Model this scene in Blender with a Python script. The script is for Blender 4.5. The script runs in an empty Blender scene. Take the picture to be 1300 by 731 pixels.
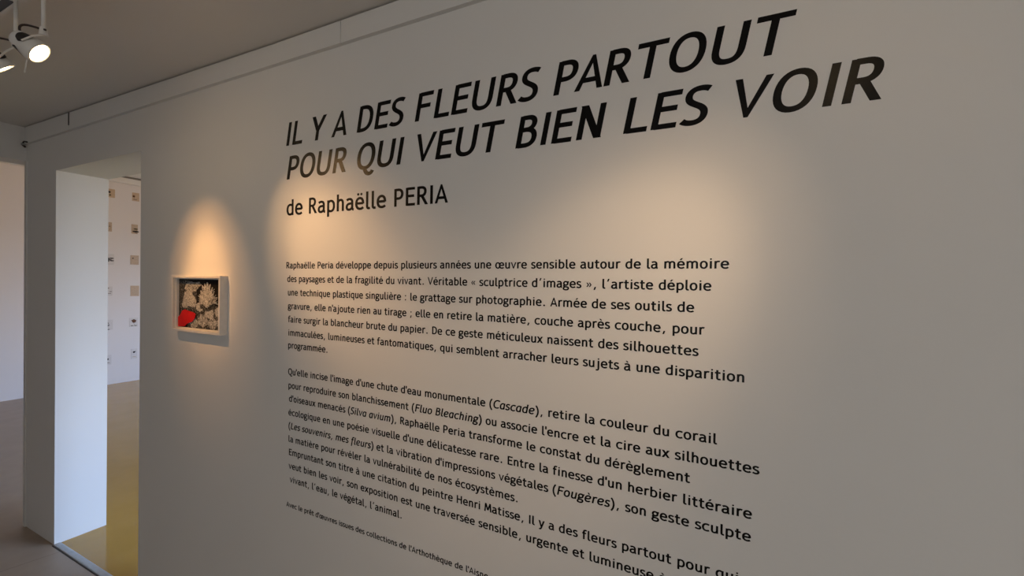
import bpy, bmesh, math, random
from mathutils import Vector, Matrix

random.seed(7)
S = 1.1                     # metres per survey unit (the text wall is 1.1 m from the lens)
EYE = 1.605                 # eye height
YW = 1.1                    # room side face of the text wall

scene = bpy.context.scene
col = scene.collection

# ------------------------------------------------------------------ camera
cam_data = bpy.data.cameras.new('camera')
cam_data.sensor_fit = 'HORIZONTAL'
cam_data.sensor_width = 36.0
cam_data.lens = 549.626 / 1300.0 * 36.0
cam_data.clip_start = 0.02
cam = bpy.data.objects.new('camera', cam_data)
col.objects.link(cam)
yaw, pitch, roll = 0.4588, -0.01118, 0.01716
fwd = Vector((-math.sin(yaw) * math.cos(pitch), math.cos(yaw) * math.cos(pitch), math.sin(pitch)))
right0 = Vector((math.cos(yaw), math.sin(yaw), 0.0))
up0 = right0.cross(fwd)
cx = right0 * math.cos(roll) + up0 * math.sin(roll)
cy = up0 * math.cos(roll) - right0 * math.sin(roll)
m = Matrix((cx, cy, -fwd)).transposed().to_4x4()
m.translation = Vector((0, 0, EYE))
cam.matrix_world = m
scene.camera = cam

# ------------------------------------------------------------------ colour management, world, daylight
scene.view_settings.view_transform = 'Standard'
scene.view_settings.look = 'None'
scene.view_settings.exposure = 0.0
scene.view_settings.gamma = 1.0
scene.view_settings.use_curve_mapping = False
scene.cycles.use_denoising = True
scene.cycles.max_bounces = 10
scene.cycles.diffuse_bounces = 6

# sky above a darker ground: what the windows look out on
world = bpy.data.worlds.new('sky')
scene.world = world
world.use_nodes = True
wn = world.node_tree
tc = wn.nodes.new('ShaderNodeTexCoord')
sx = wn.nodes.new('ShaderNodeSeparateXYZ')
mr = wn.nodes.new('ShaderNodeMapRange')
mr.inputs['From Min'].default_value = -0.5
mr.inputs['From Max'].default_value = 0.5
rp = wn.nodes.new('ShaderNodeValToRGB')
el = rp.color_ramp.elements
el[0].position = 0.42; el[0].color = (0.12, 0.10, 0.08, 1)
el[1].position = 0.85; el[1].color = (0.47, 0.72, 1.18, 1)
e = el.new(0.52); e.color = (0.42, 0.46, 0.54, 1)
e = el.new(0.66); e.color = (0.46, 0.60, 0.90, 1)
wn.links.new(tc.outputs['Generated'], sx.inputs[0])
wn.links.new(sx.outputs['Z'], mr.inputs['Value'])
wn.links.new(mr.outputs[0], rp.inputs['Fac'])
wn.links.new(rp.outputs['Color'], wn.nodes['Background'].inputs[0])
wn.nodes['Background'].inputs[1].default_value = 18.0


def window_light(name, loc, direction, sx, sy, watts, colour, portal=False):
    ld = bpy.data.lights.new(name, 'AREA')
    ld.shape = 'RECTANGLE'
    ld.size, ld.size_y = sx, sy
    ld.energy = watts
    ld.color = colour
    ld.cycles.is_portal = portal
    o = bpy.data.objects.new(name, ld)
    o.location = loc
    o.rotation_euler = Vector(direction).to_track_quat('-Z', 'Y').to_euler()
    col.objects.link(o)


# area lamp as daylight inside the reading room's closed-off window, and the sky's own light guided in through the far room's window
window_light('daylight_reading_room', (0.9, -2.86, 1.55), (0, 1, 0), 2.2, 1.5, 28.5, (1.0, 0.985, 0.965))
window_light('daylight_yellow_room', (0.42, 3.3, 1.45), (-1, 0, 0), 3.2, 1.6, 1, (1, 1, 1), True)
window_light('added_far_daylight', (-5.9, 6.12, 1.45), (0, -1, 0), 1.1, 1.6, 1, (1, 1, 1), True)  # portal of the added north window, lifts the far wall

TRACK_Y = 0.517              # the lighting track runs parallel to the text wall

# ------------------------------------------------------------------ helpers
def W(x, z, y=YW):
    """survey units on the text wall -> world"""
    return Vector((x * S, y, EYE + z * S))


class MB:
    def __init__(self):
        self.v, self.f, self.mi = [], [], []

    def add(self, verts, faces, mat=0):
        o = len(self.v)
        self.v += [tuple(p) for p in verts]
        for q in faces:
            self.f.append([o + i for i in q])
            self.mi.append(mat)
        return self

    def box(self, x0, x1, y0, y1, z0, z1, mat=0):
        v = [(x, y, z) for x in (x0, x1) for y in (y0, y1) for z in (z0, z1)]
        f = [(0, 1, 3, 2), (4, 6, 7, 5), (0, 4, 5, 1), (2, 3, 7, 6), (0, 2, 6, 4), (1, 5, 7, 3)]
        return self.add(v, f, mat)

    def tube(self, pts, r, n=10, mat=0, caps=True):
        pts = [Vector(p) for p in pts]
        rr = r if isinstance(r, (list, tuple)) else [r] * len(pts)
        rings, prev = [], None
        for i, p in enumerate(pts):
            d = (pts[min(i + 1, len(pts) - 1)] - pts[max(i - 1, 0)]).normalized()
            if prev is None:
                a = d.orthogonal().normalized()
            else:
                a = (prev - d * prev.dot(d))
                a = a.normalized() if a.length > 1e-6 else d.orthogonal().normalized()
            prev = a
            b = d.cross(a)
            rings.append([p + (a * math.cos(t) + b * math.sin(t)) * rr[i]
                          for t in [2 * math.pi * k / n for k in range(n)]])
        v = [q for ring in rings for q in ring]
        f = []
        for i in range(len(rings) - 1):
            for k in range(n):
                f.append((i * n + k, i * n + (k + 1) % n, (i + 1) * n + (k + 1) % n, (i + 1) * n + k))
        if caps:
            f.append(tuple(reversed(range(n))))
            f.append(tuple(range((len(rings) - 1) * n, len(rings) * n)))
        return self.add(v, f, mat)

    def lathe(self, prof, origin, axis, n=36, mat=0, close=False):
        """prof: list of (distance along axis, radius)"""
        axis = Vector(axis).normalized()
        a = axis.orthogonal().normalized()
        b = axis.cross(a)
        o = Vector(origin)
        v, f = [], []
        for (t, r) in prof:
            for k in range(n):
                th = 2 * math.pi * k / n
                v.append(o + axis * t + (a * math.cos(th) + b * math.sin(th)) * r)
        m_ = len(prof)
        for i in range(m_ - 1 + (1 if close else 0)):
            j = (i + 1) % m_
            for k in range(n):
                f.append((i * n + k, i * n + (k + 1) % n, j * n + (k + 1) % n, j * n + k))
        return self.add(v, f, mat)

    def poly(self, pts2, y0, y1, mat=0):
        """outline in (x, z), extruded from y0 (front) to y1 (back); front is -y"""
        n = len(pts2)
        v = [(x, y0, z) for x, z in pts2] + [(x, y1, z) for x, z in pts2]
        f = [tuple(range(n))] + [(i, (i + 1) % n, n + (i + 1) % n, n + i) for i in range(n)]
        return self.add(v, f, mat)

    def build(self, name, mats, parent=None, origin=(0, 0, 0), smooth=False, recalc=False):
        me = bpy.data.meshes.new(name)
        o = Vector(origin)
        me.from_pydata([tuple(Vector(p) - o) for p in self.v], [], self.f)
        if not isinstance(mats, (list, tuple)):
            mats = [mats]
        for mm in mats:
            me.materials.append(mm)
        for p, i in zip(me.polygons, self.mi):
            p.material_index = i
            p.use_smooth = smooth
        if recalc:
            bm = bmesh.new(); bm.from_mesh(me)
            bmesh.ops.recalc_face_normals(bm, faces=bm.faces)
            bm.to_mesh(me); bm.free()
        me.update()
        ob = bpy.data.objects.new(name, me)
        col.objects.link(ob)
        if parent is not None:
            ob.parent = parent
            pw = Vector((0, 0, 0))
            q = parent
            while q is not None:
                pw += q.location
                q = q.parent
            ob.location = o - pw
        else:
            ob.location = o
        return ob


def empty(name, loc, parent=None):
    o = bpy.data.objects.new(name, None)
    o.empty_display_size = 0.1
    col.objects.link(o)
    if parent is not None:
        o.parent = parent
        pw = Vector((0, 0, 0))
        q = parent
        while q is not None:
            pw += q.location
            q = q.parent
        o.location = Vector(loc) - pw
    else:
        o.location = loc
    return o


def tag(o, label=None, cat=None, group=None, kind=None):
    if label: o['label'] = label
    if cat: o['category'] = cat
    if group: o['group'] = group
    if kind: o['kind'] = kind
    return o


def struct(o, label=None, cat=None):
    o['kind'] = 'structure'
    if label: o['label'] = label
    if cat: o['category'] = cat
    return o


# ------------------------------------------------------------------ materials
def mat(name, base, rough=0.6, metal=0.0, noise=None, bump=None, spec=0.5, emit=None):
    mt = bpy.data.materials.new(name)
    mt.use_nodes = True
    nt = mt.node_tree
    b = nt.nodes['Principled BSDF']
    b.inputs['Base Color'].default_value = (*base, 1)
    b.inputs['Roughness'].default_value = rough
    b.inputs['Metallic'].default_value = metal
    b.inputs['Specular IOR Level'].default_value = spec
    tc = nt.nodes.new('ShaderNodeTexCoord')
    if noise:
        scale, other, detail = noise
        n = nt.nodes.new('ShaderNodeTexNoise')
        n.inputs['Scale'].default_value = scale
        n.inputs['Detail'].default_value = detail
        nt.links.new(tc.outputs['Object'], n.inputs['Vector'])
        r = nt.nodes.new('ShaderNodeValToRGB')
        r.color_ramp.elements[0].position = 0.35
        r.color_ramp.elements[0].color = (*base, 1)
        r.color_ramp.elements[1].position = 0.65
        r.color_ramp.elements[1].color = (*other, 1)
        nt.links.new(n.outputs['Fac'], r.inputs['Fac'])
        nt.links.new(r.outputs['Color'], b.inputs['Base Color'])
    if bump:
        scale, strength = bump
        n2 = nt.nodes.new('ShaderNodeTexNoise')
        n2.inputs['Scale'].default_value = scale
        n2.inputs['Detail'].default_value = 4
        nt.links.new(tc.outputs['Object'], n2.inputs['Vector'])
        bp = nt.nodes.new('ShaderNodeBump')
        bp.inputs['Strength'].default_value = strength
        bp.inputs['Distance'].default_value = 0.002
        nt.links.new(n2.outputs['Fac'], bp.inputs['Height'])
        nt.links.new(bp.outputs['Normal'], b.inputs['Normal'])
    if emit:
        b.inputs['Emission Color'].default_value = (*emit[0], 1)
        b.inputs['Emission Strength'].default_value = emit[1]
    return mt


M_WALL = mat('white_wall_paint', (0.72, 0.715, 0.70), 0.7, noise=(1.3, (0.735, 0.73, 0.715), 3), bump=(90, 0.12), spec=0.3)
M_CEIL = mat('ceiling_paint', (0.72, 0.71, 0.69), 0.8, bump=(60, 0.1), spec=0.2)
M_FARWALL = mat('white_plaster', (0.74, 0.71, 0.70), 0.8, bump=(40, 0.1), spec=0.2)
M_BOARD = mat('white_board', (0.72, 0.715, 0.70), 0.6, spec=0.3)
M_DARKGAP = mat('dark_joint', (0.05, 0.045, 0.04), 0.9)
M_FLOOR = mat('grey_beige_lino', (0.345, 0.27, 0.205), 0.42, noise=(6, (0.38, 0.30, 0.23), 6), bump=(20, 0.05), spec=0.4)
M_SEAM = mat('lino_seam', (0.23, 0.18, 0.14), 0.6)
M_YELLOW = mat('yellow_ochre_lino', (0.43, 0.25, 0.05), 0.15, noise=(5, (0.46, 0.27, 0.06), 6), spec=0.4)
M_STEEL = mat('brushed_aluminium', (0.42, 0.43, 0.44), 0.5, metal=0.7, noise=(40, (0.48, 0.49, 0.50), 3))
M_VINYL = mat('black_vinyl', (0.004, 0.0035, 0.0035), 0.32, spec=0.14)
M_WHITE_METAL = mat('white_lacquer', (0.70, 0.69, 0.66), 0.35)
M_BLACK = mat('black_plastic', (0.02, 0.018, 0.016), 0.45)
M_CABLE = mat('dark_brown_cable', (0.035, 0.02, 0.016), 0.5)
M_LAMP = mat('lit_lamp_glass', (1, 0.9, 0.7), 0.2, emit=((1.0, 0.70, 0.36), 35))
M_REFLECT = mat('gold_lit_reflector', (0.9, 0.75, 0.5), 0.2, metal=1.0)
M_FRAME = mat('white_frame_lacquer', (0.74, 0.72, 0.69), 0.45, noise=(60, (0.70, 0.68, 0.65), 4))
M_MOUNT = mat('white_mount_card', (0.70, 0.68, 0.65), 0.8)
M_WINFRAME = mat('window_frame_paint', (0.7, 0.7, 0.68), 0.4)
M_GLASS = mat('window_glass', (0.9, 0.95, 1.0), 0.05, emit=None)


def speckle(name, dark, mid, light, scale, lo=0.35, hi=0.68):
    """photographic texture of coral: fine mottled tones"""
    mt = mat(name, mid, 0.6, spec=0.1)
    nt = mt.node_tree
    b = nt.nodes['Principled BSDF']
    tc = nt.nodes.new('ShaderNodeTexCoord')
    n = nt.nodes.new('ShaderNodeTexNoise')
    n.inputs['Scale'].default_value = scale
    n.inputs['Detail'].default_value = 8
    n.inputs['Roughness'].default_value = 0.7
    nt.links.new(tc.outputs['Object'], n.inputs['Vector'])
    vo = nt.nodes.new('ShaderNodeTexVoronoi')
    vo.inputs['Scale'].default_value = scale * 2.2
    nt.links.new(tc.outputs['Object'], vo.inputs['Vector'])
    mx = nt.nodes.new('ShaderNodeMath'); mx.operation = 'MULTIPLY_ADD'
    mx.inputs[1].default_value = 0.35
    nt.links.new(vo.outputs['Distance'], mx.inputs[0])
    nt.links.new(n.outputs['Fac'], mx.inputs[2])
    r = nt.nodes.new('ShaderNodeValToRGB')
    e = r.color_ramp.elements
    e[0].position = lo; e[0].color = (*dark, 1)
    e[1].position = hi + 0.12; e[1].color = (*light, 1)
    k = e.new((lo + hi) / 2 + 0.06); k.color = (*mid, 1)
    nt.links.new(mx.outputs[0], r.inputs['Fac'])
    nt.links.new(r.outputs['Color'], b.inputs['Base Color'])
    return mt


M_P_DARK = mat('print_black', (0.006, 0.005, 0.005), 0.6, spec=0.08, noise=(30, (0.013, 0.011, 0.010), 5))
M_P_CORAL = speckle('print_coral', (0.03, 0.029, 0.028), (0.21, 0.205, 0.195), (0.60, 0.59, 0.56), 95, 0.47, 0.72)
M_P_ROCK = speckle('print_rock', (0.008, 0.008, 0.008), (0.045, 0.043, 0.040), (0.32, 0.31, 0.29), 110, 0.50, 0.80)
M_P_PALE = speckle('print_pale_coral', (0.06, 0.058, 0.055), (0.30, 0.29, 0.272), (0.62, 0.61, 0.58), 130, 0.42, 0.72)
M_P_RED = mat('print_red', (0.62, 0.012, 0.012), 0.5, spec=0.15, noise=(25, (0.50, 0.010, 0.010), 3))

M_PAPER_WARM = mat('aged_paper', (0.52, 0.40, 0.29), 0.8, noise=(60, (0.58, 0.45, 0.33), 3))
M_PAPER_TAN = mat('tan_paper', (0.47, 0.37, 0.28), 0.8, noise=(90, (0.54, 0.43, 0.33), 3))
M_PAPER_WHITE = mat('white_paper', (0.68, 0.65, 0.63), 0.8, noise=(50, (0.63, 0.60, 0.58), 3))
M_PLANT_DARK = mat('dark_pressed_plant', (0.018, 0.012, 0.014), 0.7)
M_PLANT_BROWN = mat('brown_pressed_flower', (0.16, 0.055, 0.015), 0.7, noise=(80, (0.08, 0.03, 0.01), 3))
M_PLANT_OLIVE = mat('olive_pressed_leaf', (0.07, 0.06, 0.025), 0.7)
M_PLANT_GREY = mat('faded_grey_stem', (0.22, 0.17, 0.15), 0.8)

# ------------------------------------------------------------------ the setting
XH = -3.63 * S            # plane where the reading room ends (end of the text wall)
XJ = -3.2315 * S          # left jamb of the opening
XR = -2.35 * S            # right jamb of the opening
XF = -7.43 * S            # far wall
ZL = EYE + 0.5625 * S     # underside of the lintel
ZC = EYE + 0.823 * S      # reading room ceiling
ZC2 = 3.12                # far rooms' ceiling
YB = YW + 0.242           # back face of the text wall
ZHL = EYE + 0.655 * S     # underside of the header on the left
XE = 3.2                  # right end of the reading room
YBK = -2.8                # wall behind the camera


def zceil(x):             # the ceiling rises slightly towards the far end
    return ZC + max(0.0, min(1.0, (-1.45 * S - x) / (2.2 * S))) * 0.024 * S


w = MB()
w.box(XH, XJ, YW, YB, 0, ZC2)
w.box(XJ, XR, YW, YB, ZL, ZC2)
w.box(XR, XE, YW, YB, 0, ZC2)
struct(w.build('wall_front', M_WALL))
struct(MB().box(XE, XE + 0.2, YBK, YW, 0, ZC2).build('wall_right', M_WALL))
# wall behind the camera, with two windows
w = MB()
for x0, x1, z0, z1 in ((-8.4, -0.2, 0, ZC2), (2.0, XE + 0.2, 0, ZC2),
                       (-0.2, 2.0, 0, 0.8), (-0.2, 2.0, 2.3, ZC2)):
    w.box(x0, x1, YBK - 0.25, YBK, z0, z1)
struct(w.build('wall_back', M_WALL))


def window(name, axis, a0, a1, z0, z1, d0):
    """frame of a window set in the thickness of a wall; axis 'x' = runs along x"""
    fr = MB()
    t = 0.05
    mid = (a0 + a1) / 2
    for p0, p1, q0, q1 in ((a0, a1, z0, z0 + t), (a0, a1, z1 - t, z1), (a0, a0 + t, z0 + t, z1 - t), (a1 - t, a1, z0 + t, z1 - t), (mid - t / 2, mid + t / 2, z0 + t, z1 - t)):
        if axis == 'x':
            fr.box(p0, p1, d0, d0 + 0.06, q0, q1)
        else:
            fr.box(d0, d0 + 0.06, p0, p1, q0, q1)
    struct(fr.build(name, M_WINFRAME))


window('window_1', 'x', -0.2, 2.0, 0.8, 2.3, YBK - 0.2)
window('window_2', 'y', 1.7, 4.9, 0.65, 2.25, 0.44)
struct(MB().box(-0.2, 2.0, YBK - 0.24, YBK - 0.23, 0.8, 2.3).build('sky_blocker', M_BOARD))  # added unseen panel, keeps the blue sky out of the reading room

# header at the left end of the reading room
struct(MB().box(XH - 0.17, XH, YBK, YB, ZHL, ZC2).build('wall_header', M_WALL))
# far wall of the rooms beyond
struct(MB().box(XF - 0.2, XF, YBK - 0.25, 6.25, 0, ZC2).build('wall_far', M_FARWALL))
# back room end walls
w = MB()
w.box(0.3, 0.55, YB, 1.7, 0, ZC2).box(0.3, 0.55, 4.9, 6.2, 0, ZC2).box(0.3, 0.55, 1.7, 4.9, 0, 0.65).box(0.3, 0.55, 1.7, 4.9, 2.25, ZC2)
struct(w.build('wall_east', M_FARWALL))
struct(MB().box(XF, -6.45, 6.0, 6.25, 0, ZC2).box(-5.35, 0.55, 6.0, 6.25, 0, ZC2).box(-6.45, -5.35, 6.0, 6.25, 0, 0.65).box(-6.45, -5.35, 6.0, 6.25, 2.25, ZC2).build('wall_north', M_FARWALL))
window('added_window', 'x', -6.45, -5.35, 0.65, 2.25, 6.14)  # unseen window added to brighten the lower far wall
# floors
struct(MB().box(XF, XE, YBK, YW, -0.1, 0).add([(XF, YW, 0), (XH + 0.2, YW, 0), (XH + 0.2, YB, 0), (XF, 2.70, 0)], [(0, 1, 2, 3)])
       .build('floor', M_FLOOR))
yf = MB()
yf.add([(XH + 0.2, YB, 0), (XJ, YB, 0), (XJ, YW + 0.025, 0), (XR, YW + 0.025, 0), (XR, YB, 0), (0.3, YB, 0), (0.3, 6.0, 0), (XF, 6.0, 0), (XF, 2.70, 0)],
       [(0, 1, 4, 5, 6, 7, 8), (1, 2, 3, 4)])
struct(yf.build('floor_yellow', M_YELLOW))
# seams of the grey floor covering
sm = MB()
for (x0, y0), (x1, y1) in (((-3.122 * S, 1.012 * S - 0.01), (-3.20 * S, 0.60 * S)), ((-3.20 * S, 0.60 * S), (-3.45 * S, -0.9))):
    d = Vector((y1 - y0, -(x1 - x0), 0)).normalized() * 0.002
    sm.add([(x0 - d.x, y0 - d.y, 0.0006), (x0 + d.x, y0 + d.y, 0.0006), (x1 + d.x, y1 + d.y, 0.0006), (x1 - d.x, y1 - d.y, 0.0006)], [(0, 1, 2, 3)])
struct(sm.build('trim_1', M_SEAM))

# ceilings
xs = [XH, -3.0 * S, -2.2 * S, -1.45 * S, XE]
cv, cf = [], []
for x in xs:
    cv += [(x, YBK, zceil(x)), (x, YW, zceil(x)), (x, YBK, zceil(x) + 0.1), (x, YW, zceil(x) + 0.1)]
for i in range(len(xs) - 1):
    a = i * 4
    cf += [(a, a + 1, a + 5, a + 4), (a + 2, a + 6, a + 7, a + 3)]
struct(MB().add(cv, cf).build('ceiling', M_CEIL))
struct(MB().box(XF, XH - 0.17, YBK, YW, ZC2, ZC2 + 0.1).box(XF, XH + 0.2, YW, 2.7, ZC2, ZC2 + 0.1).box(XF, 0.3, 2.7, 6.0, ZC2, ZC2 + 0.1).box(XH + 0.2, 0.3, YB, 2.7, ZC2, ZC2 + 0.1)
       .build('ceiling_beyond', mat('white_ceiling', (0.9, 0.9, 0.9), 0.8)))
# boxed white band along the top of the text wall, in lengths, with a dark gap under the ceiling
ZB = EYE + 0.7475 * S
band = MB()
cuts = [XH + 0.035, -3.035 * S, -1.105 * S, XE]
for i in range(3):
    x0, x1 = cuts[i] + (0.0015 if i else 0), cuts[i + 1] - 0.0015
    n = 6
    for k in range(n):
        a, b = x0 + (x1 - x0) * k / n, x0 + (x1 - x0) * (k + 1) / n
        za, zb = zceil(a) - 0.006, zceil(b) - 0.006
        y0 = YW - 0.016
        v = [(a, y0, ZB), (b, y0, ZB), (b, y0, zb), (a, y0, za), (a, YW, ZB), (b, YW, ZB), (b, YW, zb), (a, YW, za)]
        f = [(0, 1, 2, 3), (0, 4, 5, 1), (3, 2, 6, 7)]
        if k == 0: f.append((0, 3, 7, 4))
        if k == n - 1: f.append((1, 5, 6, 2))
        band.add(v, f)
struct(band.build('trim_2', M_BOARD))
gap = MB()
gv, gf = [], []
for i, x in enumerate(xs):
    x = min(max(x, XH + 0.04), XE - 0.01)
    gv += [(x, YW - 0.008, zceil(x) - 0.008), (x, YW - 0.008, zceil(x) - 0.0005)]
for i in range(len(xs) - 1):
    gf.append((2 * i, 2 * i + 2, 2 * i + 3, 2 * i + 1))
struct(gap.add(gv, gf).build('trim_3', M_DARKGAP))
# dark joint line between two lengths of the band
struct(MB().box(-3.035 * S - 0.004, -3.035 * S + 0.004, YW - 0.019, YW - 0.0165, ZB + 0.025, zceil(-3.035 * S) - 0.006).build('trim_4', M_DARKGAP))
# metal corner bead on the end of the text wall
struct(MB().box(XH - 0.008, XH + 0.022, YW - 0.007, YW + 0.012, 0.0, ZHL - 0.001).build('trim_5', M_BOARD))
# cornice along the far wall
cn = MB()
prof = [(0.0, 3.005), (0.035, 3.005), (0.04, 3.02), (0.04, 3.085), (0.02, 3.09), (0.0, 3.09)]
cvx = [(XF + d, YBK + 0.001, z) for d, z in prof] + [(XF + d, 6.0, z) for d, z in prof]
n = len(prof)
cn.add(cvx, [(i, i + 1, n + i + 1, n + i) for i in range(n - 1)] + [tuple(reversed(range(n)))])
struct(cn.build('trim_6', M_BOARD))
struct(MB().box(XF, XF + 0.015, YBK + 0.001, 6.0, 3.09, 3.119).build('cornice_shadow_strip', mat('painted_shadow_grey', (0.22, 0.21, 0.20), 0.8)))  # shadow line above the cornice, put in as a grey strip
# metal threshold in the opening
th = MB()
prof = [(YW - 0.006, 0.0), (YW - 0.003, 0.003), (YW + 0.004, 0.0045), (YW + 0.018, 0.0045), (YW + 0.026, 0.003), (YW + 0.03, 0.0)]
n = len(prof)
th.add([(XJ + 0.001, y, z) for y, z in prof] + [(XR - 0.001, y, z) for y, z in prof], [(i, n + i, n + i + 1, i + 1) for i in range(n - 1)])
struct(th.build('threshold', M_STEEL))
struct(MB().box(XJ + 0.001, XR - 0.001, YW - 0.012, YW - 0.006, 0.0, 0.0008).build('trim_7', M_DARKGAP))

# ------------------------------------------------------------------ letters
ADV = dict(zip("abcdefghijklmnopqrstuvwxyz", [525, 557, 495, 557, 545, 370, 502, 546, 285, 367, 504, 295, 830, 546, 537, 557, 557, 389, 405, 396, 546, 490, 744, 501, 493, 475]))
ADV.update(dict(zip("ABCDEFGHIJKLMNOPQRSTUVWXYZ", [590, 566, 598, 613, 536, 525, 676, 654, 278, 477, 576, 507, 709, 638, 674, 558, 676, 582, 481, 581, 648, 590, 852, 557, 570, 550])))
ADV.update({' ': 301, "'": 160, '’': 367, '(': 367, ')': 367, ',': 367, '.': 367, ':': 367, ';': 367, '«': 524, '»': 524, 'œ': 863,
            'é': 545, 'è': 545, 'ê': 545, 'ë': 545, 'à': 525})
# centre-line drawings on a 1000 unit em.  Strokes split by ';'.  'D x0 y0 x1 y1 [w]' = slanting bar cut level at both ends,
# 'O x y r' = dot, otherwise a path: start point, then L / C segments.
BOWL_R = "128 400 C165 460 220 488 285 488 C400 488 465 400 465 265 C465 125 400 35 275 35 C215 35 165 55 128 100"
BOWL_L = "429 430 C390 470 340 488 285 488 C160 488 92 395 92 262 C92 120 160 35 265 35 C335 35 395 70 429 120"
E_ = "95 268 L462 268;455 246 C464 400 395 488 280 488 C165 488 92 395 92 260 C92 120 170 35 300 35 C370 35 425 55 468 95"
A_ = "88 440 C140 475 190 488 245 488 C350 488 392 430 392 330 L392 110 C392 62 420 34 478 32;392 292 C340 296 300 296 260 292 C150 284 92 230 92 152 C92 75 145 35 220 35 C300 35 365 80 392 140"
O_ = "268 488 C380 488 445 400 445 262 C445 125 380 35 268 35 C157 35 92 125 92 262 C92 400 157 488 268 488"
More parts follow.
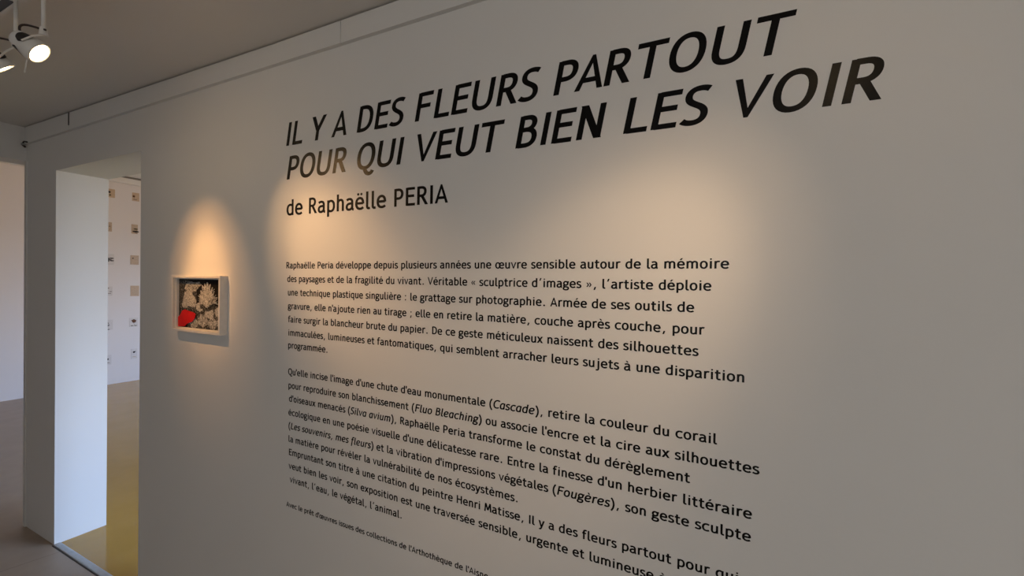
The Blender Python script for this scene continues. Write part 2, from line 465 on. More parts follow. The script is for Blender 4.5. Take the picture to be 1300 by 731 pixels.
G = {
    'a': A_, 'à': A_ + ";D 285 600 195 722 90", 'b': "128 0 L128 737;" + BOWL_R,
    'c': "452 440 C410 475 360 488 305 488 C170 488 92 395 92 260 C92 120 170 35 300 35 C360 35 410 55 452 88",
    'd': "429 0 L429 737;" + BOWL_L, 'e': E_, 'é': E_ + ";D 240 600 335 735 95", 'è': E_ + ";D 315 600 220 735 95",
    'ê': E_ + ";175 600 L275 705 L375 600", 'ë': E_ + ";O 190 652 56;O 362 652 56",
    'f': "150 0 L150 560 C150 660 190 705 265 705 C300 705 335 700 365 690;25 478 L320 478",
    'g': "232 488 C330 488 388 430 388 347 C388 258 325 205 235 205 C140 205 85 260 85 347 C85 430 140 488 232 488;330 452 L480 472;"
         "160 222 C108 195 85 165 90 132 C95 95 140 82 205 75 L300 65 C390 55 438 15 438 -48 C438 -128 360 -165 250 -165 C130 -165 62 -130 62 -66 C62 -10 100 30 165 70",
    'h': "130 0 L130 737;130 350 C150 440 210 488 290 488 C385 488 418 425 418 320 L418 0",
    'i': "145 0 L145 523;O 145 655 60", 'j': "230 523 L230 -70 C230 -160 185 -190 130 -190 C95 -190 65 -185 35 -172;O 230 655 60",
    'l': "128 737 L128 140 C128 70 152 36 205 34 C232 33 255 37 278 42",
    'm': "128 0 L128 523;128 360 C150 440 205 488 275 488 C370 488 413 430 413 330 L413 0;413 360 C435 440 490 488 560 488 C655 488 700 430 700 330 L700 0",
    'n': "130 0 L130 523;130 350 C150 440 210 488 290 488 C385 488 418 425 418 320 L418 0", 'o': O_,
    'p': "128 -205 L128 523;" + BOWL_R, 'q': "429 -205 L429 523;" + BOWL_L,
    'r': "128 0 L128 523;128 340 C150 440 205 488 285 488 C320 488 345 484 375 470",
    's': "352 442 C305 474 260 488 210 488 C130 488 85 445 85 385 C85 310 150 290 215 262 C290 232 342 205 342 140 C342 70 285 35 205 35 C145 35 90 52 42 88",
    't': "165 670 L165 150 C165 70 205 35 265 35 C300 35 332 42 366 56;25 478 L355 478",
    'u': "122 523 L122 200 C122 90 165 35 245 35 C325 35 390 80 416 150;418 523 L418 0",
    'v': "P 2 523 116 523 245 135 245 0 208 0;P 488 523 374 523 245 135 245 0 282 0", 'x': "D 72 523 430 0;D 425 523 65 0",
    'y': "D 60 523 238 10;D 438 523 222 -70;240 -20 C205 -130 170 -168 115 -168 C88 -168 65 -163 45 -152", 'z': "45 478 L430 478;40 45 L440 45;D 375 490 95 40",
    'œ': "268 488 C375 488 430 400 430 262 C430 125 375 35 268 35 C157 35 92 125 92 262 C92 400 157 488 268 488;"
         "430 268 L780 268;773 246 C782 400 723 488 608 488 C493 488 430 395 430 260 C430 120 498 35 628 35 C698 35 750 55 790 95",
    "'": "80 745 L80 495", '’': "D 225 745 150 530 105", ',': "D 215 110 140 -125 105", '.': "O 183 58 74", ':': "O 183 52 66;O 183 440 66",
    ';': "D 215 110 140 -125 105;O 190 440 66", '(': "285 760 C165 620 105 450 105 275 C105 95 165 -70 285 -205", ')': "82 760 C202 620 262 450 262 275 C262 95 202 -70 82 -205",
    '«': "D 230 430 110 262 75;D 110 262 230 95 75;D 415 430 295 262 75;D 295 262 415 95 75", '»': "D 109 430 229 262 75;D 229 262 109 95 75;D 294 430 414 262 75;D 414 262 294 95 75",
    'A': "P 5 0 119 0 295 545 295 716 263 716;P 585 0 471 0 295 545 295 716 327 716;150 205 L440 205", 'B': "130 0 L130 716;130 671 L270 671 C370 671 425 620 425 540 C425 450 350 400 260 400 L130 400;"
         "260 400 C400 400 472 330 472 220 C472 110 400 45 270 45 L130 45",
    'C': "562 620 C505 662 440 682 370 682 C190 682 92 545 92 355 C92 160 195 35 365 35 C445 35 510 55 562 95",
    'D': "130 0 L130 716;130 671 L240 671 C430 671 520 560 520 362 C520 150 420 45 235 45 L130 45",
    'E': "130 0 L130 716;130 671 L500 671;130 382 L465 382;130 45 L505 45", 'F': "130 0 L130 716;130 671 L508 671;130 375 L465 375",
    'H': "130 0 L130 716;524 0 L524 716;130 380 L524 380", 'I': "139 0 L139 716", 'L': "130 0 L130 716;130 45 L495 45",
    'M': "D 82 0 150 716;D 627 0 559 716;D 150 716 355 120;D 559 716 355 120", 'N': "130 0 L130 716;508 0 L508 716;D 130 716 508 0 140",
    'O': "337 682 C500 682 580 545 580 358 C580 170 500 35 337 35 C175 35 92 170 92 358 C92 545 175 682 337 682",
    'P': "130 0 L130 716;130 671 L270 671 C390 671 455 610 455 500 C455 380 385 320 265 320 L130 320",
    'Q': "337 682 C500 682 580 545 580 358 C580 170 500 35 337 35 C175 35 92 170 92 358 C92 545 175 682 337 682;335 30 C380 -60 430 -135 520 -135 C575 -135 605 -110 625 -50",
    'R': "130 0 L130 716;130 671 L270 671 C385 671 440 615 440 518 C440 415 375 350 265 350 L130 350;D 275 370 500 0",
    'S': "412 648 C360 675 310 682 265 682 C150 682 90 625 90 540 C90 450 160 415 240 372 C330 325 398 285 398 185 C398 85 320 35 220 35 C150 35 95 52 52 88",
    'T': "12 671 L569 671;290 0 L290 671", 'U': "120 716 L120 270 C120 110 190 35 324 35 C460 35 528 110 528 270 L528 716",
    'V': "P 4 716 118 716 295 170 295 0 262 0;P 586 716 472 716 295 170 295 0 328 0", 'Y': "D 62 716 285 290;D 508 716 285 290;285 0 L285 320",
}
G_IT = dict(G)
G_IT['a'] = "410 523 L410 0;" + "410 430 C372 470 330 488 280 488 C155 488 88 390 88 250 C88 110 150 35 245 35 C325 35 385 85 410 160"
G_IT['f'] = "150 -205 L150 560 C150 660 190 705 265 705 C300 705 335 700 365 690;25 478 L320 478"
G_IT['e'] = "95 250 C300 245 440 280 440 375 C440 450 380 488 290 488 C165 488 92 395 92 250 C92 115 170 35 290 35 C360 35 415 60 455 105"
G_IT['è'] = G_IT['e'] + ";D 315 600 220 735 95"
G_IT['é'] = G_IT['e'] + ";D 240 600 335 735 95"


def bez(p0, p1, p2, p3, n=9):
    r = []
    for i in range(1, n + 1):
        t = i / n
        s = 1 - t
        r.append((s**3 * p0[0] + 3 * s * s * t * p1[0] + 3 * s * t * t * p2[0] + t**3 * p3[0],
                  s**3 * p0[1] + 3 * s * s * t * p1[1] + 3 * s * t * t * p2[1] + t**3 * p3[1]))
    return r


def glyph(ch, italic, wx, wy):
    """list of (outline-quads) : each a list of polygons in em/1000 units"""
    polys = []
    for si, st in enumerate((G_IT if italic else G)[ch].split(';')):
        tk = st.strip().replace('L', ' L ').replace('C', ' C ').split()
        if tk[0] == 'D':
            a = [float(t) for t in tk[1:]]
            x0, y0, x1, y1 = a[:4]
            ww = (a[4] if len(a) > 4 else wx)
            hw = ww / 2 * min(1.6, math.hypot(x1 - x0, y1 - y0) / max(1, abs(y1 - y0)))
            polys.append((si, [(x0 - hw, y0), (x0 + hw, y0), (x1 + hw, y1), (x1 - hw, y1)]))
            continue
        if tk[0] == 'P':
            a = [float(t) for t in tk[1:]]
            polys.append((si, list(zip(a[0::2], a[1::2]))))
            continue
        if tk[0] == 'O':
            x, y, r = [float(t) for t in tk[1:]]
            polys.append((si, [(x + r * math.cos(k * math.pi / 6), y + r * math.sin(k * math.pi / 6)) for k in range(12)]))
            continue
        pts = [(float(tk[0]), float(tk[1]))]
        i = 2
        while i < len(tk):
            if tk[i] == 'L':
                pts.append((float(tk[i + 1]), float(tk[i + 2]))); i += 3
            else:
                q = [float(t) for t in tk[i + 1:i + 7]]
                pts += bez(pts[-1], q[0:2], q[2:4], q[4:6]); i += 7
        closed = math.hypot(pts[0][0] - pts[-1][0], pts[0][1] - pts[-1][1]) < 1
        L_, R_ = [], []
        N = len(pts)
        for k in range(N):
            pa_ = pts[k - 1] if k > 0 else (pts[-2] if closed else None)
            pb_ = pts[k + 1] if k < N - 1 else (pts[1] if closed else None)
            ds = []
            if pa_ is not None: ds.append((pts[k][0] - pa_[0], pts[k][1] - pa_[1]))
            if pb_ is not None: ds.append((pb_[0] - pts[k][0], pb_[1] - pts[k][1]))
            ds = [(d[0] / math.hypot(*d), d[1] / math.hypot(*d)) for d in ds if math.hypot(*d) > 1e-6]
            tx, ty = sum(d[0] for d in ds), sum(d[1] for d in ds)
            ln = math.hypot(tx, ty) or 1
            tx, ty = tx / ln, ty / ln
            ms = 1.0
            if len(ds) == 2:
                ms = 1 / max(0.5, abs(tx * ds[0][0] + ty * ds[0][1]))
            nx, ny = -ty * wx / 2 * ms, tx * wy / 2 * ms
            L_.append((pts[k][0] + nx, pts[k][1] + ny))
            R_.append((pts[k][0] - nx, pts[k][1] - ny))
        for k in range(N - 1):
            polys.append((si, [L_[k], R_[k], R_[k + 1], L_[k + 1]]))
    return polys


SHEAR = 0.178
THICK = 0.0004


def put_glyph(mb, ch, x, z, ex, ez, italic, wx, wy):
    """x, z world position of the glyph origin, ex/ez em sizes in metres"""
    for si, pg in glyph(ch, italic, wx, wy):
        q = [(x + (px + (SHEAR * py if italic else 0)) / 1000 * ex, z + py / 1000 * ez) for px, py in pg]
        ar = sum(q[i][0] * q[(i + 1) % len(q)][1] - q[(i + 1) % len(q)][0] * q[i][1] for i in range(len(q)))
        if ar < 0: q.reverse()
        mb.poly(q, YW - THICK - si * 0.00004, YW - 0.0001)


def wall_text(root_name, label, lines, emz, wx, wy, italics=(), letters=False):
    """lines: (string, x0, z, emx) in survey units; words (or the letters of words) become parts"""
    x_min = min(l[1] for l in lines); z_min = min(l[2] for l in lines)
    root = tag(empty(root_name, W(x_min, z_min)), label, 'wall lettering')
    it_spans = italics
    for s, x0, z, emx in lines:
        ital = [letters == 'italic'] * len(s)
        for sp in it_spans:
            k = s.find(sp)
            if k >= 0:
                for q in range(k, k + len(sp)): ital[q] = True
        xs_ = [0.0]
        for c in s: xs_.append(xs_[-1] + ADV[c] / 1000)
        line = None if letters else empty('text_line', W(x0, z), root)
        i = 0
        while i < len(s):
            if s[i] == ' ':
                i += 1; continue
            j = i
            while j < len(s) and s[j] != ' ': j += 1
            fx = emx if callable(emx) else (lambda e: x0 + e * emx)
            ex = (fx(xs_[j]) - fx(xs_[i])) / (xs_[j] - xs_[i]) * S
            if letters:
                word = empty('word', W(fx(xs_[i]), z), root)
                for k in range(i, j):
                    mb = MB()
                    p = W(fx(xs_[k]), z)
                    put_glyph(mb, s[k], p.x, p.z, ex, emz * S, ital[k], wx, wy)
                    mb.build('letter', M_VINYL, word, p)
            else:
                mb = MB()
                p0 = W(fx(xs_[i]), z)
                for k in range(i, j):
                    p = W(fx(xs_[k]), z)
                    xo = -SHEAR * 0.22 * ex if ital[k] else 0
                    put_glyph(mb, s[k], p.x + xo, p.z, ex, emz * S, ital[k], wx, wy)
                mb.build('word', M_VINYL, line, p0)
            i = j
    return root


def interp(anchors):
    def f(e):
        a = anchors
        if e <= a[0][0]: i = 0
        elif e >= a[-1][0]: i = len(a) - 2
        else: i = max(k for k in range(len(a) - 1) if a[k][0] <= e)
        t = (e - a[i][0]) / (a[i + 1][0] - a[i][0])
        return a[i][1] + t * (a[i + 1][1] - a[i][1])
    return f


def off(anch, d=0.078):           # anchors were read at the stem's left edge
    return interp([(e - d, x - d * 0.119) for e, x in anch])


TITLE_EM_Z = 0.1105
wall_text('exhibition_title', 'two lines of large black italic capitals across the top of the white wall',
          [("IL Y A DES FLEURS PARTOUT", -1.385, 0.4615, off([(0.078, -1.3757), (0.356, -1.3444), (2.926, -1.0441), (4.857, -0.8160), (5.382, -0.7493), (5.889, -0.6906), (7.073, -0.5491), (8.437, -0.3890), (9.585, -0.2645), (10.7, -0.128)])),
           ("POUR QUI VEUT BIEN LES VOIR", -1.38, 0.3447, off([(0.078, -1.3704), (1.958, -1.1484), (4.165, -0.8836), (5.334, -0.7422), (7.400, -0.4904), (7.966, -0.4225), (8.244, -0.3926), (9.719, -0.2170), (10.226, -0.1569), (12.808, 0.1567), (13.086, 0.1876)]))],
          TITLE_EM_Z, 122, 104, letters='italic')
TEXT = [
    ('Raphaëlle Peria développe depuis plusieurs années une œuvre sensible autour de la mémoire', -1.37, 0.0377, 0.03291),
    ('des paysages et de la fragilité du vivant. Véritable « sculptrice d’images », l’artiste déploie', -1.3636, -0.0088, 0.03244),
    ('une technique plastique singulière : le grattage sur photographie. Armée de ses outils de', -1.3603, -0.0556, 0.03254),
    ("gravure, elle n'ajoute rien au tirage ; elle en retire la matière, couche après couche, pour", -1.358, -0.1023, 0.03252),
    ('faire surgir la blancheur brute du papier. De ce geste méticuleux naissent des silhouettes', -1.3564, -0.1482, 0.03252),
    ('immaculées, lumineuses et fantomatiques, qui semblent arracher leurs sujets à une disparition', -1.3559, -0.1944, 0.03262),
    ('programmée.', -1.3561, -0.2377, 0.03288),
    ("Qu'elle incise l'image d'une chute d'eau monumentale (Cascade), retire la couleur du corail", -1.3535, -0.3292, 0.03291),
    ("pour reproduire son blanchissement (Fluo Bleaching) ou associe l'encre et la cire aux silhouettes", -1.3521, -0.3764, 0.03285),
    ("d'oiseaux menacés (Silva avium), Raphaëlle Peria transforme le constat du dérèglement", -1.3475, -0.4217, 0.03268),
    ("écologique en une poésie visuelle d'une délicatesse rare. Entre la finesse d'un herbier littéraire", -1.3498, -0.4695, 0.0329),
    ("(Les souvenirs, mes fleurs) et la vibration d'impressions végétales (Fougères), son geste sculpte", -1.3488, -0.5161, 0.03285),
    ('la matière pour révéler la vulnérabilité de nos écosystèmes.', -1.3487, -0.5614, 0.03272),
    ('Empruntant son titre à une citation du peintre Henri Matisse, Il y a des fleurs partout pour qui', -1.3458, -0.607, 0.03266),
    ('veut bien les voir, son exposition est une traversée sensible, urgente et lumineuse à', -1.3443, -0.6541, 0.03279),
    ('vivant, l’eau, le végétal, l’animal.', -1.3381, -0.7004, 0.03211),
    ("Avec le prêt d'œuvres issues des collections de l'Arthothèque de l'Aisne", -1.3543, -0.7874, 0.0253),
    ('de Raphaëlle PERIA', -1.3727, 0.2208, 0.07807),
]
wall_text('artist_line', 'one short line of medium black lettering just under the large italic title', TEXT[17:18], 0.0735, 120, 104, letters='roman')
BODY_EM_Z = 0.0305
wall_text('intro_paragraph', 'upper paragraph of seven small black text lines in the middle of the white wall', TEXT[0:7], BODY_EM_Z, 130, 112)
wall_text('closing_paragraph', 'lower paragraph of nine small black text lines with some italic words in brackets', TEXT[7:16], BODY_EM_Z, 130, 112,
          italics=('Cascade', 'Fluo Bleaching', 'Silva avium', 'Les souvenirs, mes fleurs', 'Fougères'))
wall_text('credit_line', 'single line of the smallest black text, lowest on the white wall', TEXT[16:17], 0.0236, 130, 112)

# ------------------------------------------------------------------ framed picture on the text wall
FX0, FX1 = -2.035 * S, -1.702 * S
FZ0, FZ1 = EYE - 0.2162 * S, EYE + 0.0085 * S
FD = 0.032
fr_root = tag(empty('framed_picture', ((FX0 + FX1) / 2, YW, FZ0)), 'small white box frame with a dark coral picture and a red patch', 'picture')
fm = MB()
t = 0.011
yf_, yb_ = YW - FD, YW - 0.0005


def frame_ring(mb, x0, x1, z0, z1, t_, y0, y1):
    o = [(x0, z0), (x1, z0), (x1, z1), (x0, z1)]
    i = [(x0 + t_, z0 + t_), (x1 - t_, z0 + t_), (x1 - t_, z1 - t_), (x0 + t_, z1 - t_)]
    v = [(x, y0, z) for x, z in o] + [(x, y0, z) for x, z in i] + [(x, y1, z) for x, z in o] + [(x, y1, z) for x, z in i]
    f = []
    for k in range(4):
        j = (k + 1) % 4
        f += [(k, j, 4 + j, 4 + k), (8 + k, 8 + j, j, k), (4 + k, 4 + j, 12 + j, 12 + k), (8 + j, 8 + k, 12 + k, 12 + j)]
    mb.add(v, f)


frame_ring(fm, FX0, FX1, FZ0, FZ1, t, yf_, yb_)
fo = fm.build('frame', M_FRAME, fr_root, ((FX0 + FX1) / 2, YW, FZ0), recalc=True)
bv = fo.modifiers.new('soft_edges', 'BEVEL'); bv.width = 0.0012; bv.segments = 2; bv.limit_method = 'ANGLE'
# backing card and inner spacer
bk = MB().box(FX0 + t, FX1 - t, YW - 0.006, YW - 0.001, FZ0 + t, FZ1 - t)
bk.build('backing_card', M_MOUNT, fr_root, ((FX0 + FX1) / 2, YW, FZ0))
sp = MB()
frame_ring(sp, FX0 + t, FX1 - t, FZ0 + t, FZ1 - t, 0.005, YW - 0.019, YW - 0.006)
sp.build('spacer', M_MOUNT, fr_root, ((FX0 + FX1) / 2, YW, FZ0), recalc=True)
# the print: layered shapes of one photograph
px0, px1, pz0, pz1 = FX0 + t + 0.005, FX1 - t - 0.005, FZ0 + t + 0.005, FZ1 - t - 0.005
PW, PH = px1 - px0, pz1 - pz0
rng = random.Random(3)
pr = MB()
pr.box(px0, px1, YW - 0.0085, YW - 0.006, pz0, pz1, 0)
layer = [0]


def shape(pts, mi, rough=0.0, steps=5):
    """closed outline in picture fractions (u right, v up) with a ragged edge"""
    q = []
    n_ = len(pts)
    for k in range(n_):
        a, b = pts[k], pts[(k + 1) % n_]
        for s_ in range(steps if rough else 1):
            tt = s_ / (steps if rough else 1)
            jx, jy = (rng.uniform(-rough, rough), rng.uniform(-rough, rough)) if s_ or rough else (0, 0)
            u = min(0.999, max(0.001, a[0] + (b[0] - a[0]) * tt + jx))
            v = min(0.999, max(0.001, a[1] + (b[1] - a[1]) * tt + jy))
            q.append((px0 + u * PW, pz0 + v * PH))
    layer[0] += 1
    y = YW - 0.0085 - 0.00008 * layer[0]
    ctr = (sum(p[0] for p in q) / len(q), sum(p[1] for p in q) / len(q))
    v3 = [(x, y, z) for x, z in q]
    # fan about the centre keeps the ragged outline simple
    pr.add(v3 + [(ctr[0], y, ctr[1])], [(i, (i + 1) % len(q), len(q)) for i in range(len(q))], mi)


# grey rock behind at the left
shape([(0, 0.2), (0, 0.97), (0.22, 0.98), (0.40, 0.9), (0.42, 0.6), (0.40, 0.3), (0.2, 0.2)], 2, 0.012)
# pale dome coral, upper left
shape([(0.13, 0.80), (0.16, 0.90), (0.26, 0.945), (0.38, 0.93), (0.47, 0.95), (0.53, 0.90), (0.46, 0.83), (0.40, 0.76), (0.31, 0.74), (0.2, 0.75)], 1, 0.010)
shape([(0.09, 0.55), (0.14, 0.74), (0.27, 0.76), (0.36, 0.66), (0.41, 0.5), (0.38, 0.42), (0.2, 0.44)], 3, 0.012)
# boulders across the bottom, dark hollows between them
shape([(0.2, 0.0), (0.22, 0.22), (0.40, 0.40), (0.5, 0.45), (0.6, 0.40), (0.75, 0.46), (0.88, 0.48), (1.0, 0.40), (1.0, 0.0)], 2, 0.015)
for u, v, r in ((0.70, 0.33, 0.11), (0.48, 0.44, 0.09), (0.90, 0.36, 0.09), (0.56, 0.16, 0.12), (0.78, 0.12, 0.11), (0.36, 0.10, 0.10), (0.94, 0.14, 0.08), (0.15, 0.48, 0.08)):
    shape([(u + r * math.cos(a) * rng.uniform(0.85, 1.1), v + r * 1.15 * math.sin(a) * rng.uniform(0.8, 1.05)) for a in [k * math.pi / 5 for k in range(10)]],
          3 if v > 0.3 else 1, 0.010)
# branching coral in the centre: a fan of fingers
bc = (0.66, 0.44)
shape([(0.50, 0.42), (0.50, 0.56), (0.56, 0.66), (0.66, 0.74), (0.76, 0.66), (0.83, 0.55), (0.80, 0.42), (0.66, 0.36)], 2, 0.012)
for a_deg, ln, wd in ((152, 0.23, 0.034), (140, 0.27, 0.034), (128, 0.33, 0.036), (117, 0.38, 0.036), (106, 0.43, 0.036), (97, 0.47, 0.034), (89, 0.50, 0.036), (81, 0.46, 0.034),
                      (71, 0.43, 0.036), (60, 0.38, 0.036), (48, 0.35, 0.030), (36, 0.33, 0.026), (24, 0.31, 0.022)):
    a = math.radians(a_deg)
    dx, dy = math.cos(a) * 0.86, math.sin(a)
    nx, ny = -dy * wd / 2, dx * wd / 2
    bend = rng.uniform(-0.02, 0.02)
    tip = (bc[0] + dx * ln, bc[1] + dy * ln)
    mid = (bc[0] + dx * ln * 0.62 - dy * bend, bc[1] + dy * ln * 0.62 + dx * bend)
    shape([(bc[0] + nx, bc[1] + ny), (bc[0] - nx, bc[1] - ny), (mid[0] - nx * 1.5, mid[1] - ny * 1.5), (tip[0] - nx * 0.7, tip[1] - ny * 0.7),
           (tip[0] + nx * 0.7, tip[1] + ny * 0.7), (mid[0] + nx * 1.5, mid[1] + ny * 1.5)], 3 if a_deg % 2 else 1, 0.009, 4)
    for sgn in (-1, 1):                # side twigs
        t0 = 0.55 + rng.uniform(0, 0.2)
        o_ = (bc[0] + dx * ln * t0, bc[1] + dy * ln * t0)
        aa = a + sgn * math.radians(32)
        ll = ln * 0.28
        ex_, ey_ = math.cos(aa) * 0.86 * ll, math.sin(aa) * ll
        shape([(o_[0] + nx, o_[1] + ny), (o_[0] - nx, o_[1] - ny), (o_[0] + ex_ - nx * .5, o_[1] + ey_ - ny * .5), (o_[0] + ex_ + nx * .5, o_[1] + ey_ + ny * .5)], 3, 0.006, 3)
# red cut-out, lower left
shape([(0.005, 0.005), (0.005, 0.20), (0.06, 0.255), (0.10, 0.34), (0.17, 0.37), (0.27, 0.345), (0.37, 0.325), (0.42, 0.29), (0.40, 0.20), (0.33, 0.12), (0.235, 0.09), (0.17, 0.02)], 4)
po = pr.build('print', [M_P_DARK, M_P_CORAL, M_P_ROCK, M_P_PALE, M_P_RED], fr_root, (px0, YW, pz0))

# ------------------------------------------------------------------ herbarium cards on the far wall (seen through the opening)
GRP = 'herbarium cards in a grid on the far wall'


def card(y0, y1, z0, z1, paper, plants, label, sheet=None):
    """y,z in survey units; plants: list of (kind, v(0..1 from the viewer's left), w(0..1 up), size, material)"""
    a, b = y0 * S, y1 * S
    c, d = EYE + z0 * S, EYE + z1 * S
    root = tag(empty('herbarium_card', (XF, (a + b) / 2, c)), label, 'pressed plant card', GRP)
    MB().box(XF, XF + 0.004, a, b, c, d).build('paper', paper, root, (XF, (a + b) / 2, c))
    pl = {}
    for kind, v, w_, s_, m_ in plants:
        mb = pl.setdefault(m_.name, (MB(), m_))[0]
        yy, zz = a + (b - a) * v, c + (d - c) * w_
        if kind in ('blob', 'leaf'): s_ *= 1.3
        x = XF + 0.0045
        if kind == 'blob':
            n_ = 12
            ring = [(x + 0.003, yy + s_ * math.cos(k * math.tau / n_) * rng.uniform(0.75, 1.1), zz + s_ * math.sin(k * math.tau / n_) * rng.uniform(0.75, 1.1)) for k in range(n_)]
            mb.add(ring + [(x + 0.007, yy, zz)], [(k, (k + 1) % n_, n_) for k in range(n_)])
            mb.add([(XF + 0.004, p[1], p[2]) for p in ring] + ring, [(k, (k + 1) % n_, n_ + (k + 1) % n_, n_ + k) for k in range(n_)])
        elif kind == 'leaf':
            n_ = 8
            ring = [(x + 0.001, yy + s_ * 1.7 * math.cos(k * math.tau / n_), zz + s_ * 0.55 * math.sin(k * math.tau / n_)) for k in range(n_)]
            mb.add(ring + [(x + 0.003, yy, zz)], [(k, (k + 1) % n_, n_) for k in range(n_)])
        elif kind == 'stem':
            mb.tube([(x, yy, zz), (x + 0.001, yy + s_ * 0.2, zz - s_ * 0.5), (x, yy, zz - s_)], 0.0012, 6)
        elif kind == 'note':
            mb.box(XF + 0.004, XF + 0.0048, yy - s_ * 1.3, yy + s_ * 1.3, zz - s_ * 0.3, zz + s_ * 0.3)
    for mb, m_ in pl.values():
        mb.build('pressed_plant', m_, root, (XF, (a + b) / 2, c))


D_, B_, O2, G_ = M_PLANT_DARK, M_PLANT_BROWN, M_PLANT_OLIVE, M_PLANT_GREY
LC, RC = (2.775, 2.872), (3.062, 3.142)
card(LC[0], LC[1], 1.058, 1.172, M_PAPER_WARM, [('blob', 0.36, 0.62, 0.014, D_), ('blob', 0.45, 0.28, 0.009, O2), ('stem', 0.40, 0.55, 0.05, G_)],
     'tan herbarium card topmost of the left column beyond the opening, dark flower head')
card(RC[0], RC[1], 1.056, 1.172, M_PAPER_WARM, [('blob', 0.22, 0.55, 0.013, B_), ('blob', 0.18, 0.54, 0.008, D_), ('note', 0.4, 0.18, 0.018, G_), ('stem', 0.2, 0.5, 0.045, G_)],
     'tan herbarium card topmost of the right column beyond the opening, small brown flower')
card(LC[0], 2.842, 0.60, 0.725, M_PAPER_TAN, [('blob', 0.62, 0.55, 0.006, G_), ('stem', 0.6, 0.8, 0.09, G_)],
     'narrow tan herbarium card second from top of the left column, faint thin stem')
card(RC[0] - 0.006, 3.128, 0.60, 0.728, M_PAPER_TAN, [('leaf', 0.66, 0.24, 0.020, D_), ('leaf', 0.66, 0.52, 0.014, O2), ('stem', 0.66, 0.6, 0.08, O2), ('leaf', 0.75, 0.06, 0.006, G_)],
     'tan herbarium card second from top of the right column, wide dark horizontal leaf')
card(LC[0], 2.868, 0.155, 0.30, M_PAPER_WHITE, [('blob', 0.30, 0.56, 0.013, D_), ('blob', 0.28, 0.36, 0.013, D_), ('leaf', 0.70, 0.60, 0.013, D_), ('leaf', 0.72, 0.38, 0.013, D_), ('leaf', 0.5, 0.48, 0.010, D_)],
     'white herbarium card third from top of the left column, four black leaves')
card(RC[0] - 0.014, 3.142, 0.168, 0.298, M_PAPER_TAN, [('blob', 0.28, 0.68, 0.007, D_), ('note', 0.5, 0.22, 0.026, M_PAPER_WARM), ('note', 0.5, 0.40, 0.026, M_PAPER_WARM)],
     'tan herbarium card third from top of the right column, one tiny dark seed')
card(LC[0], 2.852, -0.262, -0.138, M_PAPER_WHITE, [('blob', 0.45, 0.82, 0.006, G_), ('note', 0.6, 0.25, 0.014, G_), ('leaf', 0.75, 0.45, 0.008, G_)],
     'white herbarium card fourth from top of the left column, faded grey specimen')
card(RC[0] - 0.012, 3.148, -0.272, -0.126, M_PAPER_WARM, [('note', 0.5, 0.50, 0.028, M_PAPER_TAN), ('note', 0.5, 0.32, 0.028, M_PAPER_TAN), ('note', 0.5, 0.15, 0.028, M_PAPER_TAN)],
     'tan herbarium card fourth from top of the right column, pale square without plant')
card(LC[0], 2.86, -0.72, -0.585, M_PAPER_WHITE, [('blob', 0.25, 0.88, 0.006, D_), ('leaf', 0.35, 0.66, 0.008, G_), ('leaf', 0.38, 0.45, 0.010, D_), ('stem', 0.3, 0.85, 0.09, D_), ('leaf', 0.44, 0.04, 0.008, D_)],
     'white herbarium card fifth from top of the left column, branched dark stem')
card(RC[0] - 0.022, 3.138, -0.70, -0.575, M_PAPER_WHITE, [('blob', 0.50, 0.62, 0.022, B_), ('leaf', 0.50, 0.70, 0.016, B_), ('stem', 0.50, 0.4, 0.05, O2), ('leaf', 0.30, 0.12, 0.008, O2), ('leaf', 0.72, 0.12, 0.008, O2)],
     'white herbarium card fifth from top of the right column, orange brown flower')
card(LC[0], 2.846, -1.19, -1.06, M_PAPER_WHITE, [('blob', 0.40, 0.58, 0.011, D_), ('note', 0.5, 0.2, 0.014, G_)],
     'white herbarium card lowest of the left column, one round black seed head')
card(RC[0], 3.132, -1.15, -1.01, M_PAPER_WHITE, [('blob', 0.46, 0.66, 0.011, D_), ('leaf', 0.55, 0.72, 0.008, D_), ('note', 0.5, 0.2, 0.016, M_PAPER_TAN)],
     'white herbarium card lowest of the right column, one slanting black seed head')

# ------------------------------------------------------------------ small clip at the end of the band
clip = tag(empty('hanging_clip', (XH + 0.02, YW - 0.02, ZB)), 'tiny black clip with a silver screw in the wall corner under the ceiling band', 'clip')
c = MB()
c.tube([(XH - 0.012, YW - 0.018, ZB + 0.006), (XH + 0.012, YW - 0.02, ZB - 0.006), (XH + 0.045, YW - 0.02, ZB - 0.022)], 0.006, 8)
c.tube([(XH + 0.005, YW - 0.022, ZB - 0.002), (XH + 0.04, YW - 0.022, ZB + 0.012), (XH + 0.075, YW - 0.019, ZB + 0.004)], 0.0045, 8)
c.build('hook', M_BLACK, clip, clip.location)
MB().tube([(XH + 0.03, YW - 0.032, ZB - 0.004), (XH + 0.03, YW - 0.012, ZB - 0.004)], 0.006, 10).build('screw', M_STEEL, clip, clip.location)

# ------------------------------------------------------------------ track and spot lamps
ZT = EYE + 0.775 * S          # underside of the track
track = tag(empty('lighting_track', (-1.2, TRACK_Y, ZT)), 'long white lighting track with a dark slot under the ceiling, at the upper left', 'lighting track')
tx0, tx1 = -3.4, 1.4
tk_ = MB()
tk_.box(tx0, tx1, TRACK_Y - 0.018, TRACK_Y - 0.012, ZT, ZC - 0.0005).box(tx0, tx1, TRACK_Y + 0.012, TRACK_Y + 0.018, ZT, ZC - 0.0005)
tk_.box(tx0, tx1, TRACK_Y - 0.012, TRACK_Y + 0.012, ZT + 0.02, ZC - 0.0005)
tk_.build('rail', M_WHITE_METAL, track, track.location)
MB().box(tx0 + 0.002, tx1 - 0.002, TRACK_Y - 0.0118, TRACK_Y + 0.0118, ZT + 0.003, ZT + 0.0199).build('slot', M_BLACK, track, track.location)


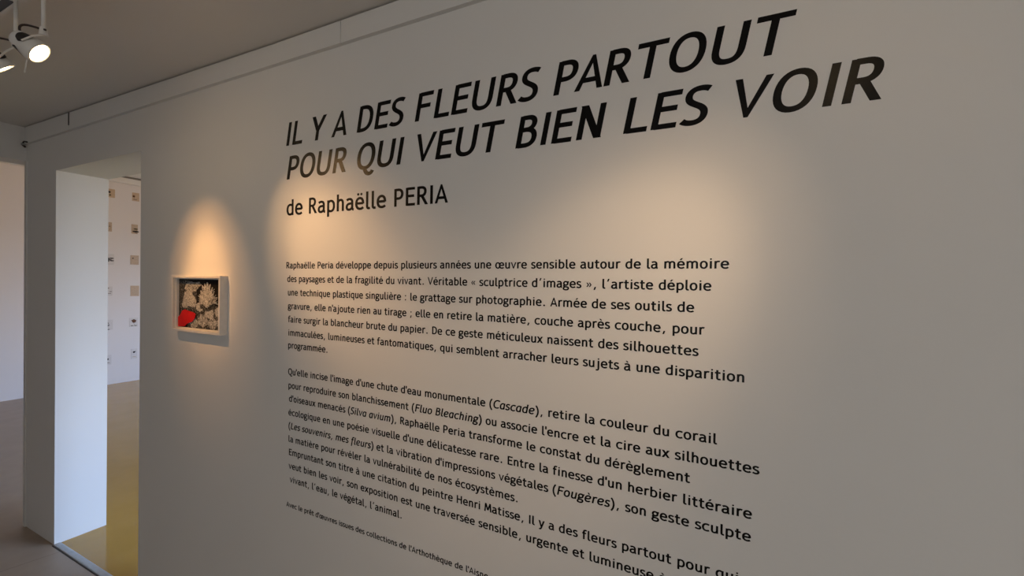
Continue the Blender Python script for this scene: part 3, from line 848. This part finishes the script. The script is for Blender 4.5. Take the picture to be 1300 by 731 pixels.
def spot_lamp(name, label, disc, aim, stem, beams, colour, spill, group='spot lamps on the ceiling track'):
    disc, aim = Vector(disc), Vector(aim)
    ax = (aim - disc).normalized()
    root = tag(empty(name, (stem, TRACK_Y, ZT)), label, 'spot lamp', group)
    O = root.location.copy()
    MB().box(stem - 0.022, stem + 0.022, TRACK_Y - 0.017, TRACK_Y + 0.017, ZT - 0.012, ZT + 0.002).build('track_adapter', M_WHITE_METAL, root, O)
    zs = disc.z + 0.05
    foot = Vector((stem, TRACK_Y, zs))
    MB().tube([(stem, TRACK_Y, ZT - 0.01), foot], 0.0052, 12).build('stem', M_WHITE_METAL, root, O, smooth=True)
    # joint between stem and head
    back = disc - ax * 0.045
    j = MB()
    j.lathe([(-0.010, 0.0), (-0.010, 0.008), (0.012, 0.010), (0.012, 0.0)], foot, (0, 0, -1), 16)
    side = ax.cross(Vector((0, 0, 1))).normalized()
    pv_ = disc - ax * 0.020
    arm = [foot + Vector((0, 0, -0.010)), foot * 0.5 + (pv_ + side * 0.036) * 0.5, pv_ + side * 0.036]
    if (foot - (pv_ + side * 0.036)).length > (foot - (pv_ - side * 0.036)).length:
        arm = [foot + Vector((0, 0, -0.010)), foot * 0.5 + (pv_ - side * 0.036) * 0.5, pv_ - side * 0.036]
    j.tube(arm, 0.0028, 8)
    j.build('yoke', M_WHITE_METAL, root, O)
    # head: bullet-shaped housing flaring to a front ring
    h = MB()
    h.lathe([(-0.062, 0.0), (-0.062, 0.014), (-0.058, 0.021), (-0.050, 0.0245), (-0.046, 0.025)], disc, ax, 40)
    h.lathe([(-0.046, 0.025), (-0.036, 0.0275), (-0.022, 0.031), (-0.010, 0.0335), (0.004, 0.0335), (0.006, 0.0325), (0.006, 0.0285), (-0.004, 0.0275), (-0.012, 0.0255)], disc, ax, 40)
    hd = h.build('housing', M_WHITE_METAL, root, O, smooth=True)
    v_ = MB()          # dark vent window in the shoulder of the housing
    upv = (Vector((0, 0, 1)) - ax * ax.z).normalized()
    sd = ax.cross(upv)
    vv, vf = [], []
    for c_ in (-62, 62, 180):
        o_ = len(vv)
        for k in range(9):
            th_ = math.radians(c_ - 40 + 80 * k / 8)
            d_ = upv * math.cos(th_) + sd * math.sin(th_)
            sw = 0.004 + 0.011 * math.sin(math.pi * k / 8) ** 0.5
            vv += [disc - ax * (0.031 + sw) + d_ * 0.0274, disc - ax * (0.031 - sw) + d_ * 0.0330]
        for k in range(8):
            vf.append((o_ + 2 * k, o_ + 2 * k + 1, o_ + 2 * k + 3, o_ + 2 * k + 2))
    v_.add(vv, vf).build('vent', M_BLACK, root, O)
    g = MB()
    g.lathe([(-0.003, 0.0), (-0.002, 0.012), (0.001, 0.0205), (0.002, 0.0265)], disc, ax, 40)
    g.build('lit_lens', M_LAMP, root, O, smooth=True)
    # cable from the back of the head to the stem
    e0 = disc - ax * 0.058 + upv * 0.016
    e3 = foot + Vector((0.012, 0, 0.002))
    e1 = e0 - ax * 0.02 + Vector((0, 0, 0.030))
    e2 = e3 + Vector((-0.045, 0, 0.012))
    pts = [e0] + [Vector([(1 - t) ** 3 * e0[i] + 3 * (1 - t) ** 2 * t * e1[i] + 3 * (1 - t) * t * t * e2[i] + t ** 3 * e3[i] for i in range(3)]) for t in [k / 14 for k in range(1, 15)]]
    MB().tube(pts, 0.0030, 8).build('cable', M_CABLE, root, O, smooth=True)
    lv = MB()
    l0 = disc - ax * 0.004 - upv * 0.0345
    lv.tube([l0, l0 + Vector((-0.016, 0, -0.034))], 0.0016, 6)
    lv.build('aiming_handle', M_WHITE_METAL, root, O)
    for watts, cone in beams:      # hot core and softer surround of the reflector lamp
        ld = bpy.data.lights.new(name + '_light', 'SPOT')
        ld.energy = watts
        ld.color = colour
        ld.spot_size = math.radians(cone)
        ld.spot_blend = 1.0
        ld.shadow_soft_size = 0.012
        lo = bpy.data.objects.new(name + '_light', ld)
        col.objects.link(lo)
        lo.parent = root
        lo.location = disc + ax * 0.009 - O
        lo.rotation_euler = ax.to_track_quat('-Z', 'Y').to_euler()
    if spill:                      # wide stray light of the open reflector
        ls = bpy.data.lights.new(name + '_spill', 'SPOT')
        ls.energy = spill
        ls.color = (1.0, 0.62, 0.30)
        ls.spot_size = math.radians(165)
        ls.spot_blend = 0.6
        ls.shadow_soft_size = 0.02
        l2 = bpy.data.objects.new(name + '_spill', ls)
        col.objects.link(l2)
        l2.parent = root
        l2.location = disc + ax * 0.009 - O
        l2.rotation_euler = lo.rotation_euler
    return root


spot_lamp('spot_lamp', 'white spot lamp cut by the left photo edge, lit disc seen nearly edge-on', (-1.89 * S, TRACK_Y, EYE + 0.597 * S), W(-1.84, 0.0), -1.785 * S, [(18, 46), (23, 29)], (1.0, 0.49, 0.17), 0.4)
spot_lamp('spot_lamp', 'white spot lamp at the upper left, its round glowing disc facing the room', (-1.635 * S, TRACK_Y, EYE + 0.586 * S), W(-1.13, 0.05), -1.60 * S, [(21, 50), (17, 33)], (1.0, 0.55, 0.23), 0)
spot_lamp('spot_lamp', 'white spot lamp further along the ceiling track, above the view', (0.28 * S, TRACK_Y, EYE + 0.60 * S), W(-0.30, -0.12), 0.33 * S, [(9, 60), (17, 43)], (1.0, 0.66, 0.38), 0.25)


def far_spot(name, loc, aim, watts, cone):
    """warm ceiling spot of a far room: small lamp body under the ceiling with its light"""
    loc, aim = Vector(loc), Vector(aim)
    ax = (aim - loc).normalized()
    root = tag(empty(name, (loc.x, loc.y, ZC2)), 'white ceiling spot lamp of the rooms beyond, out of sight above the opening', 'spot lamp', 'ceiling spots of the rooms beyond')
    O = root.location.copy()
    MB().tube([(loc.x, loc.y, ZC2), loc], 0.006, 10).build('stem', M_WHITE_METAL, root, O)
    MB().lathe([(-0.1, 0.0), (-0.1, 0.03), (-0.02, 0.045), (0.0, 0.045), (0.0, 0.04), (-0.02, 0.03)], loc, ax, 24).build('housing', M_WHITE_METAL, root, O)
    MB().lathe([(-0.010, 0.0), (-0.010, 0.036)], loc, ax, 24).build('lit_lens', M_LAMP, root, O)
    ld = bpy.data.lights.new(name + '_light', 'SPOT')
    ld.energy = watts; ld.color = (1.0, 0.62, 0.36); ld.spot_size = math.radians(cone); ld.spot_blend = 1.0; ld.shadow_soft_size = 0.04
    lo = bpy.data.objects.new(name + '_light', ld); col.objects.link(lo)
    lo.parent = root; lo.location = loc + ax * 0.01 - O
    lo.rotation_euler = ax.to_track_quat('-Z', 'Y').to_euler()


far_spot('ceiling_spot', (-5.4, 3.2, 2.92), (XF, 3.25, 2.3), 22, 110)
far_spot('ceiling_spot', (-5.6, 0.6, 2.92), (XF, 2.0, 2.2), 22, 110)
